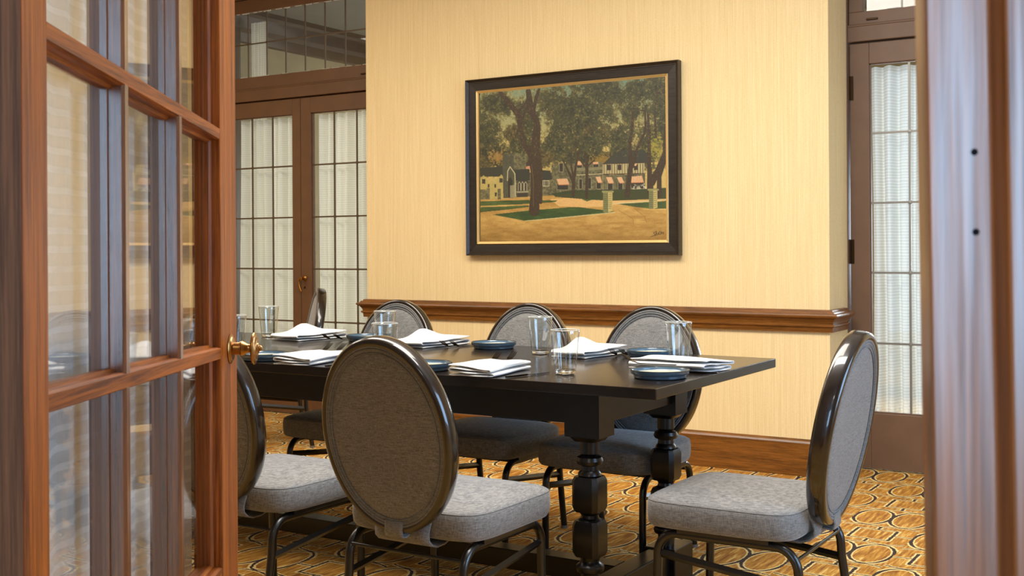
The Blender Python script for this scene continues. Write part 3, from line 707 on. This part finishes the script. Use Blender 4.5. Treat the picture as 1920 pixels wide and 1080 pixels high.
try: me.polygons.foreach_set('loop_total', np.full(len(fa), 4, dtype=np.int32))
except Exception: pass
me.update(calc_edges=True)
ca = me.color_attributes.new('Col', 'FLOAT_COLOR', 'POINT'); ca.data.foreach_set('color', np.concatenate([lin.reshape(-1, 3), np.ones((Wd * Hh, 1))], 1).ravel().astype(np.float32))
me.materials.append(M['canvas']); co_ = bpy.data.objects.new('canvas', me); COL.objects.link(co_); co_.parent = pic
def rect_frame(X0, X1, Z0, Z1, prof):  # prof: (inset from outer edge, y)
    b = MB(); k = len(prof); vs = []
    for (cx, cz, sx, sz) in ((X0, Z0, 1, 1), (X1, Z0, -1, 1), (X1, Z1, -1, -1), (X0, Z1, 1, -1)):
        for (i_, y) in prof: vs.append((cx + sx * i_, y, cz + sz * i_))
    fs = [(c_ * k + j, c_ * k + (j + 1) % k, ((c_ + 1) % 4) * k + (j + 1) % k, ((c_ + 1) % 4) * k + j) for c_ in range(4) for j in range(k)]
    return b.add(vs, fs)
fp = [(.0, YP - .002), (.0, YP - .046), (.003, YP - .052), (.018, YP - .036), (.021, YP - .036), (.023, YP - .032), (.066, YP - .028), (.068, YP - .03), (.070, YP - .02), (.070, YP - .002)]
fr = obj('picture_frame', relp(rect_frame(-4.001, -2.589, 1.150, 2.224, fp)), 'picframe', pic)
gp = [(.0685, YP - .03), (.072, YP - .034), (.078, YP - .031), (.080, YP - .028), (.084, YP - .027), (.086, YP - .022), (.0685, YP - .022)]
obj('gilt_lip', relp(rect_frame(-4.001, -2.589, 1.150, 2.224, gp)), 'gold', pic)

# ------------------------------------------------------------------ table
TZ = .77
tab = empty('dining_table', (-3.0, 3.74, 0), 0, 'long black-stained trestle dining table with turned legs', 'table')
relt = lambda b: b.xf(lambda p: p - Vector((-3.0, 3.74, 0)))
obj('tabletop', relt(MB().prism([(-4.75, 3.187), (-1.484, 3.189), (-1.490, 4.278), (-4.75, 4.34)], TZ - .034, TZ)), 'table', tab, bevel=.0025)
b = MB().box(-4.45, -1.70, 3.215, 3.24, .640, .736).box(-4.45, -1.70, 3.845, 3.87, .640, .736).box(-1.725, -1.70, 3.24, 3.845, .640, .736).box(-4.45, -4.425, 3.24, 3.845, .640, .736)
obj('apron', relt(b), 'table_leg', tab, bevel=.002)
def turned_leg():
    b = MB(); L = []
    def block(z0, z1, w=.046, ch=.014):
        o = w; c = ch
        ring = lambda q: [(q - c * q / o, -q), (q, -q + c * q / o), (q, q - c * q / o), (q - c * q / o, q), (-q + c * q / o, q), (-q, q - c * q / o), (-q, -q + c * q / o), (-q + c * q / o, -q)]
        lv = [(z0, .040), (z0 + .014, w), (z1 - .014, w), (z1, .040)]
        vs = []; 
        for z, q in lv: vs += [(x, y, z) for x, y in ring(q)]
        fs = [tuple(range(8))[::-1], tuple(range(24, 32))] + [(i * 8 + k, i * 8 + (k + 1) % 8, (i + 1) * 8 + (k + 1) % 8, (i + 1) * 8 + k) for i in range(3) for k in range(8)]
        b.add(vs, fs)
    b.box(-.062, .062, -.052, .052, .60, .736); block(.585, .612, .052, .012)
    block(.361, .472); block(.219, .333)
    b.lathe([(.030, .595), (.031, .545), (.026, .540), (.040, .533), (.044, .522), (.040, .511), (.028, .506), (.029, .492), (.036, .484), (.038, .476), (.030, .465)], 28)
    b.lathe([(.030, .364), (.034, .357), (.028, .350), (.030, .340), (.038, .333)], 28)
    b.lathe([(.034, .222), (.030, .205), (.033, .198), (.044, .190), (.046, .180), (.042, .170), (.030, .164), (.030, .115)], 28)
    return b
for X_ in (-1.745, -4.40):
    for Y_ in (3.25, 3.83):
        g = obj('leg', relt(turned_leg().xf(lambda p: Vector((p.x + X_, p.y + Y_, p.z)))), 'table_leg', tab, smooth=True, ang=35)
    b = MB().box(X_ - .04, X_ + .04, 3.16, 3.92, .03, .12).box(X_ - .06, X_ + .06, 3.13, 3.30, 0, .05).box(X_ - .06, X_ + .06, 3.77, 3.93, 0, .125)
    obj('foot', relt(b), 'table_leg', tab, bevel=.004)
obj('stretcher', relt(MB().box(-4.36, -1.785, 3.50, 3.58, .05, .12)), 'table_leg', tab, bevel=.003)

# ------------------------------------------------------------------ chairs
def superell(a, b, n, k, N=64):
    t = 2 * PI * k / N; c = math.cos(t); s_ = math.sin(t)
    return (a * abs(c) ** (2 / n) * (1 if c >= 0 else -1), b * abs(s_) ** (2 / n) * (1 if s_ >= 0 else -1))
def make_chair():
    root = empty('dining_chair', (0, 0, 0))
    # seat (front = +y)
    b = MB(); N = 96; rows = []
    lv = [(.372, .60), (.366, .90), (.368, .965), (.378, .99), (.400, 1.0), (.425, 1.0), (.440, .992), (.447, .975), (.4525, .94), (.459, .85), (.466, .65), (.470, .40), (.471, .15)]
    for z, s_ in lv:
        r = []
        for k in range(N):
            x, y = superell(.246, .236, 7, k, N)
            wf = 1.0 - .06 * max(0, (-y) / .236) ** 4
            r.append((x * s_ * wf, y * s_ + .01, z))
        rows.append(r)
    vs = [p for r in rows for p in r]; n = len(rows)
    fs = [(i * N + k, i * N + (k + 1) % N, (i + 1) * N + (k + 1) % N, (i + 1) * N + k) for i in range(n - 1) for k in range(N)] + [tuple(range(N))[::-1], tuple(range((n - 1) * N, n * N))]
    b.add(vs, fs); seat = obj('seat', b, 'fabric', root, smooth=True, ang=80)
    pts = []
    for k in range(N):
        x, y = superell(.246 * .985, .236 * .985, 7, k, N); wf = 1.0 - .06 * max(0, (-y) / .236) ** 4; pts.append((x * wf, y + .01, .4435))
    obj('seat_seam', MB().tube(pts, .0014, 6, closed=True), 'welt', seat, smooth=True)
    # backrest plane
    c0 = Vector((0, -.300, .668)); tl = math.radians(10.3)
    ax = Vector((1, 0, 0)); az = Vector((0, -math.sin(tl), math.cos(tl))); ay = Vector((0, -math.cos(tl), -math.sin(tl)))  # ay = outward (rear)
    A_, B_ = .228, .289
    def pl(x, z, o_): return c0 + ax * x + az * z + ay * o_
    # oval frame ring
    prof = [(-.011, -.024), (-.004, -.0275), (.004, -.0275), (.0105, -.022), (.013, -.010), (.013, .010), (.0105, .022), (.004, .0275), (-.004, .0275), (-.011, .024)]
    NN = 96; vs = []
    for k in range(NN):
        t = 2 * PI * k / NN; x = math.cos(t); z = math.sin(t); nx, nz = x / (A_ - .013), z / (B_ - .013); l = math.hypot(nx, nz); nx /= l; nz /= l
        for (o_, d_) in prof: vs.append(pl((A_ - .013) * x + nx * o_, (B_ - .013) * z + nz * o_, d_))
    K = len(prof); fs = [(k * K + j, k * K + (j + 1) % K, ((k + 1) % NN) * K + (j + 1) % K, ((k + 1) % NN) * K + j) for k in range(NN) for j in range(K)]
    bf = obj('backrest_frame', MB().add(vs, fs), 'frame_gloss', root, smooth=True, ang=60)
    # pad, both sides domed
    a2, b2 = A_ - .020, B_ - .020; rows = []
    seq = [(0.02, .016), (.3, .017), (.6, .019), (.8, .0205), (.90, .0200), (.915, .0185), (.93, .0215), (.965, .021), (.988, .017), (1.0, .008)]
    vs = []
    full = [(s_, d_) for s_, d_ in seq] + [(s_, -d_ - (.012 * (1 - s_ ** 2))) for s_, d_ in reversed(seq)]
    for (s_, d_) in full:
        for k in range(NN):
            t = 2 * PI * k / NN; vs.append(pl(a2 * s_ * math.cos(t), b2 * s_ * math.sin(t), d_))
    n = len(full); fs = [(i * NN + k, i * NN + (k + 1) % NN, (i + 1) * NN + (k + 1) % NN, (i + 1) * NN + k) for i in range(n - 1) for k in range(NN)] + [tuple(range(NN)), tuple(range((n - 1) * NN, n * NN))[::-1]]
    bk = obj('backrest', MB().add(vs, fs), 'fabric', root, smooth=True, ang=80)
    b = MB()
    for s_, sd in ((.985, 1), (.955, 1), (.915, 1), (.985, -1), (.955, -1), (.915, -1)):
        b.tube([pl(a2 * s_ * math.cos(2 * PI * k / NN), b2 * s_ * math.sin(2 * PI * k / NN), sd * (.0215 if s_ < .98 else .0225) - (.0025 if sd < 0 else 0)) for k in range(NN)], .0038 if s_ > .93 else .002, 8, closed=True)
    obj('piping', b, 'welt', bk, smooth=True)
    # fabric strip from the back to under the seat
    rows = []
    pr = [pl(0, -B_ + .040, .0235), pl(0, -B_ + .022, .0265), pl(0, -B_ + .012, .0300), pl(0, -B_ - .004, .029), pl(0, -B_ - .008, .015), pl(0, -B_ - .006, -.012)]
    for p in pr: rows.append([(.032 * q, p.y, p.z) for q in (-1, -.5, 0, .5, 1)])
    b = MB(); b.grid(rows); obj('fabric_tab', b, 'fabric', root, smooth=True, solid=.004, ang=180)
    rows = []
    for y, z, w_ in ((-.212, .450, .090), (-.222, .425, .094), (-.236, .400, .096), (-.242, .382, .097), (-.240, .364, .097), (-.226, .350, .097), (-.20, .341, .096), (-.16, .341, .094), (-.11, .352, .09), (-.08, .366, .09)):
        rows.append([(w_ * q, y, z) for q in (-1, -.6, -.2, .2, .6, 1)])
    b = MB(); b.grid(rows); obj('fabric_strap', b, 'fabric', root, smooth=True, solid=.006, ang=180)
    b = MB().box(-.05, .05, -.236, -.230, .39, .45); obj('back_bracket', b, 'metal_frame', root)
    # legs and rails
    zt = .348
    for sx in (-1, 1):
        x = sx * .205
        def arc(c, r, a0, a1, n=9): return [(x, c[0] + r * math.cos(a0 + (a1 - a0) * i / (n - 1)), c[1] + r * math.sin(a0 + (a1 - a0) * i / (n - 1))) for i in range(n)]
        fpts = [(x, .205, .008), (x, .203, .15), (x, .200, .26)] + arc((.135, zt - .065), .065, 0, PI / 2)
        fl = obj('leg', MB().tube(fpts, .0135, 14), 'metal_frame', root, smooth=True)
        obj('foot_glide', MB().lathe([(0, 0), (.015, 0), (.016, .012), (.0, .012)], 14, (x, .205, 0)), 'glide', fl)
        rp = [(x, -.268, .008), (x, -.250, .12), (x, -.232, .24)]
        c = (-.165, zt - .07)
        rp += [(x, c[0] - .065 * math.sin(a), c[1] + .07 * math.cos(a)) for a in [PI / 2 * (1 - i / 8) for i in range(9)]]
        rl = obj('leg', MB().tube(rp, .0135, 14), 'metal_frame', root, smooth=True)
        obj('foot_glide', MB().lathe([(0, 0), (.015, 0), (.016, .012), (.0, .012)], 14, (x, -.268, 0)), 'glide', rl)
        obj('seat_rail', MB().tube([(x, -.165, zt), (x, .135, zt)], .0135, 14).box(x - .02, x + .02, -.15, .13, zt + .006, zt + .024), 'metal_frame', root, smooth=True, ang=50)
        obj('stretcher', MB().tube([(x - sx * .0, .20, .285), (x, -.238, .235)], .009, 4, flat=1.4), 'metal_frame', root)
    obj('cross_bar', MB().tube([(-.205, -.226, .318), (.205, -.226, .318)], .0055, 10), 'metal_frame', root, smooth=True)
    obj('cross_bar', MB().tube([(-.205, .10, .345), (.205, .10, .345)], .010, 4), 'metal_frame', root)
    return root
chair0 = make_chair()
CH = [  # x, y, rot, label, group
    (-2.045, 2.905, 0, 'grey oval-back chair seen from behind in front of the table, its whole back in view', None),
    (-2.765, 2.900, 0, 'grey oval-back chair half hidden by the open glazed door and its brass knob', None),
    (-2.045, 4.035, PI, 'grey oval-back chair across the table, nearest the right table end', None),
    (-2.645, 4.045, PI, 'grey oval-back chair across the table below the middle of the painting', None),
    (-3.38, 4.055, PI, 'grey oval-back chair across the table at the left end of the chair rail', None),
    (-1.272, 3.375, PI / 2, 'grey oval-back chair at the right head of the table, seen side-on', None),
    (-5.06, 5.22, math.radians(138), 'grey chair seen edge-on by the leaded door with the lever handle', None)]
for i, (x, y, rz, lab, g) in enumerate(CH):
    c = chair0 if i == 0 else copy_tree(chair0)
    c.location = (x, y, 0); c.rotation_euler = (0, 0, rz); tag(c, lab, 'chair', 'oval-back dining chairs around the table')

# ------------------------------------------------------------------ tableware
def make_glass():
    H = .148
    r_ = empty('drinking_glass')
    prof = [(0, .0), (.030, .0), (.034, .002), (.0355, .006)]
    for i in range(1, 9): prof.append((.0355 + (.0500 - .0355) * (i / 8) ** .9, .006 + (H - .006) * i / 8))
    prof += [(.0495, H + .0008), (.0485, H)]
    for i in range(7, 0, -1): prof.append((.0355 + (.0500 - .0355) * (i / 8) ** .9 - .0016, .006 + (H - .006) * i / 8))
    prof += [(.0325, .016), (.028, .0115), (.016, .0095), (0, .009)]
    obj('glass_wall', MB().lathe(prof[3:-4], 56), 'thin_glass', r_, smooth=True, ang=50)
    obj('glass_base', MB().lathe([(0, 0), (.030, 0), (.034, .002), (.0353, .006), (.0362, .012), (.034, .0135), (.028, .0115), (.016, .0095), (0, .009)], 56), 'tumbler', r_, smooth=True, ang=50)
    obj('rim', MB().lathe([(.0500, H - .001), (.0502, H + .0006), (.0493, H + .0014), (.0484, H + .0006), (.0484, H - .001)], 56, closed=True), 'rim_glass', r_, smooth=True)
    return r_
g0 = make_glass()
GL = [(-1.930, 3.425, 'clear tumbler on the near side of the table, closest glass to the camera'),
      (-2.38, 4.02, 'clear tumbler just behind and left of the nearest glass'),
      (-1.755, 3.97, 'clear tumbler in front of the right-hand far chair'),
      (-2.70, 3.42, 'clear tumbler whose base is hidden by the top of the near chair back'),
      (-3.22, 4.08, 'clear tumbler overlapped by another glass in front of the left far chair'),
      (-4.01, 4.17, 'clear tumbler standing alone before the left leaded door'),
      (-3.60, 3.54, 'clear tumbler partly hidden by the edge of the open glazed door')]
for i, (x, y, lab) in enumerate(GL):
    c = g0 if i == 0 else copy_tree(g0)
    c.location = (x, y, TZ + .0005); c.rotation_euler = (0, 0, i * .7); tag(c, lab, 'glass', 'tumblers on the dining table')

def make_plate():
    r = empty('side_plate')
    prof = [(0, .0), (.082, .0), (.086, .003), (.087, .011), (.092, .013), (.0955, .016), (.0965, .026), (.0945, .0275), (.0925, .026), (.091, .019), (.086, .0165), (0, .0155)]
    p = obj('plate_body', MB().lathe(prof, 72), 'ceramic', r, smooth=True, ang=45)
    obj('rim', MB().lathe([(.0952, .0255), (.0968, .0255), (.0968, .0272), (.0945, .0282), (.0922, .0272), (.0925, .0255)], 72, closed=True), 'ceramic_rim', r, smooth=True)
    return r
p0 = make_plate()
PL = [(-1.600, 3.47, 'blue-grey plate at the near right corner of the table'),
      (-1.932, 4.112, 'blue-grey plate behind the tumbler at the right far setting'),
      (-2.685, 4.146, 'blue-grey plate in front of the middle far chair'),
      (-2.42, 3.29, 'blue-grey plate peeping out right of the near chair back'),
      (-3.19, 3.29, 'blue-grey plate above the brass door knob'),
      (-3.42, 4.20, 'blue-grey plate seen through the overlapping tumblers')]
for i, (x, y, lab) in enumerate(PL):
    c = p0 if i == 0 else copy_tree(p0)
    c.location = (x, y, TZ + .0005); tag(c, lab, 'plate', 'blue-grey plates on the dining table')

def napkin(name, lp, ls, hump, layers=4, th=.0062, seed=0, flare=.0):
    """folded cloth: zigzag path (length lp) along x, swept along y (length ls)"""
    rnd = random.Random(seed); path = []
    for k in range(layers):
        z = .002 + k * th; ins = rnd.uniform(0, .010); xs = [-lp / 2 + .006 + (lp - .012 - ins) * i / 12 for i in range(13)]
        if k % 2: xs = xs[::-1]
        for x in xs: path.append((x, z, k))
        if k < layers - 1:
            s_ = 1 if k % 2 == 0 else -1; xe = xs[-1]
            for a in (-.9, -.45, 0, .45, .9): path.append((xe + s_ * th * .8 * math.cos(a), z + th / 2 + th / 2 * math.sin(a), k + .5))
    rows = []
    for j in range(25):
        v = j / 24; y = -ls / 2 + ls * v; row = []
        for (x, z, k) in path:
            u = x / lp + .5; kk = k / (layers - 1)
            zz = z + hump(u, v) * kk + .0015 * math.sin(9 * u + 5 * v + k) * kk
            row.append((x + .004 * math.sin(6 * v + k), y + .006 * math.sin(7 * u + k * 1.7) * (1 if v < .5 else -.5), zz))
        rows.append(row)
    b = MB(); b.grid(rows); return obj(name, b, 'linen', None, smooth=True, solid=.0034, ang=180)
G = lambda u, v, cu, cv, su, sv: math.exp(-((u - cu) / su) ** 2 - ((v - cv) / sv) ** 2)
NK = []
hA = lambda u, v: .010 * G(u, v, .3, .55, .5, .35) + .012 * G(u, v, .15, .05, .3, .3) + .002 * G(u, v, .95, .95, .3, .2)
hB = lambda u, v: .040 * G(u, v, .60, .95, .22, .45) + .010 * G(u, v, 1.0, .2, .2, .6)
def place(o, x, y, r, lab):
    o.location = (x, y, TZ + .0022); o.rotation_euler = (0, 0, r); tag(o, lab, 'napkin', 'folded white napkins on the dining table')
place(napkin('napkin', .17, .30, hA, 4, .0075, 1), -2.175, 3.335, math.radians(6), 'folded white napkin beside the nearest tumbler, its rolled folds facing us')
place(napkin('napkin', .17, .30, hA, 4, .0075, 2), -2.965, 3.325, math.radians(8), 'folded white napkin between the brass knob and the near chair back')
place(napkin('napkin', .19, .31, hA, 4, .0090, 3), -1.655, 3.755, math.radians(82), 'folded white napkin behind the plate at the right table end')
# far napkins: fold blunt toward the camera, layers open to the right
place(napkin('napkin', .30, .16, hB, 3, .0115, 4), -2.172, 4.05, math.radians(84), 'folded white napkin right of the nearest tumbler, across the table')
place(napkin('napkin', .32, .19, hB, 3, .0115, 5), -3.010, 4.14, math.radians(84), 'folded white napkin across the table just left of the middle plate')
place(napkin('napkin', .32, .19, hB, 3, .0115, 6), -3.745, 4.17, math.radians(84), 'folded white napkin on the far side before the edge-on chair')

def make_fork():
    r = empty('fork')
    L = .195
    # y=0 handle end, +y tines; head rises
    def zc(y):
        t = max(0, (y - .13) / (L - .13)); return .0022 + .030 * t ** 1.5
    ys = [i * .145 / 16 for i in range(17)]; wd = [.0085 - .0055 * min(1, y / .10) ** 1.2 for y in ys]
    b = MB(); vs = []
    for y, w_ in zip(ys, wd): vs += [(-w_, y, .001), (w_, y, .001), (w_, y, .0035), (-w_, y, .0035)]
    n = len(ys); vs = [(x, y, z + zc(y) - .0022) for x, y, z in vs]
    fs = [(i * 4 + k, i * 4 + (k + 1) % 4, (i + 1) * 4 + (k + 1) % 4, (i + 1) * 4 + k) for i in range(n - 1) for k in range(4)] + [(3, 2, 1, 0), (n * 4 - 4, n * 4 - 3, n * 4 - 2, n * 4 - 1)]
    obj('handle', b.add(vs, fs), 'blackmetal', r, bevel=.0006)
    b = MB(); sh = []
    for y, w_ in ((.143, .003), (.148, .006), (.154, .0105), (.160, .0115)): sh.append((y, w_))
    vs = []
    for y, w_ in sh: vs += [(-w_, y, zc(y)), (w_, y, zc(y)), (w_, y, zc(y) + .0022), (-w_, y, zc(y) + .0022)]
    n = len(sh); b.add(vs, [(i * 4 + k, i * 4 + (k + 1) % 4, (i + 1) * 4 + (k + 1) % 4, (i + 1) * 4 + k) for i in range(n - 1) for k in range(4)] + [(3, 2, 1, 0), (n * 4 - 4, n * 4 - 3, n * 4 - 2, n * 4 - 1)])
    for q in (-1.5, -.5, .5, 1.5):
        x = q * .0066; b.tube([(x, .158 + .037 * i / 5, zc(.158 + .037 * i / 5) + .001) for i in range(6)], .0014, 6, radii=[.0017, .0017, .0016, .0015, .0013, .0008])
    obj('tines', b, 'blackmetal', r, smooth=True, ang=50)
    return r
f0 = make_fork()
FK = [(-2.280, 3.385, .06, .016, 'dark fork under the near napkin, left of its pair, beside the nearest tumbler setting', 1),
      (-2.232, 3.405, .04, .016, 'dark fork under the near napkin, right of its pair, beside the nearest tumbler setting', 1),
      (-3.080, 3.375, .06, .016, 'dark fork in the setting left of the near chair back, left of its pair', 1),
      (-3.030, 3.395, .04, .016, 'dark fork in the setting left of the near chair back, right of its pair', 1),
      (-2.885, 4.225, PI + .03, .001, 'dark fork before the middle plate, tines up, left of its pair', 1),
      (-2.828, 4.235, PI - .03, .001, 'dark fork before the middle plate, tines up, right of its pair', 1),
      (-2.070, 4.215, PI + .03, .001, 'dark fork at the right far setting, tines up, left of its pair', 1),
      (-2.026, 4.235, PI - .03, .001, 'dark fork at the right far setting, tines up, right of its pair', 1),
      (-3.600, 4.285, PI + .03, .001, 'dark fork at the left far setting, tines up, left of its pair', 1),
      (-3.530, 4.30, PI - .04, .001, 'dark fork at the left far setting, tines up, right of its pair', 1),
      (-1.60, 3.60, PI / 2 + .1, .028, 'dark fork lying across the napkin at the right table end', 1)]
for i, (x, y, r, dz, lab, _) in enumerate(FK):
    c = f0 if i == 0 else copy_tree(f0)
    c.location = (x, y, TZ + dz); c.rotation_euler = (0, 0, r); tag(c, lab, 'fork', 'dark forks on the dining table')
def make_knife():
    r = empty('table_knife')
    obj('handle', MB().prism([(-.0045, 0), (.0045, 0), (.005, .05), (.004, .10), (-.004, .10), (-.005, .05)], 0, .006), 'blackmetal', r, bevel=.001)
    obj('blade', MB().prism([(-.004, .10), (.004, .10), (.009, .115), (.010, .17), (.006, .20), (0, .212), (-.004, .20), (-.004, .115)], .0015, .0035), 'blackmetal', r)
    return r
k0 = make_knife()
KN = [(-2.035, 3.215, -.22, .001, 'dark knife between the near napkin and the nearest tumbler'),
      (-1.475, 3.655, PI / 2 + .15, .001, 'dark knife under the napkin along the right table end'),
      (-2.795, 3.195, -.1, .001, 'dark knife beside the near chair back top'),
      (-2.205, 4.27, PI - .9, .001, 'dark knife right of the right far napkin')]
for i, (x, y, r, dz, lab) in enumerate(KN):
    c = k0 if i == 0 else copy_tree(k0)
    c.location = (x, y, TZ + dz); c.rotation_euler = (0, 0, r); tag(c, lab, 'knife', 'dark knives on the dining table')

# insulated jug mostly behind the open door
j = empty('insulated_jug', (-4.40, 4.22, TZ), 0, 'black and white jug mostly hidden behind the edge of the open door', 'jug')
obj('body', MB().lathe([(0, 0), (.060, 0), (.064, .006), (.064, .15), (.056, .17), (0, .17)], 36), 'blackplastic', j, smooth=True)
obj('lid', MB().lathe([(0, .17), (.050, .17), (.050, .20), (.040, .215), (0, .215)], 36), 'pillwhite', j, smooth=True)
obj('handle', MB().tube([(.05, 0, .155), (.085, .01, .150), (.10, .012, .12), (.098, .012, .06), (.06, 0, .045)], .009, 10), 'blackplastic', j, smooth=True)
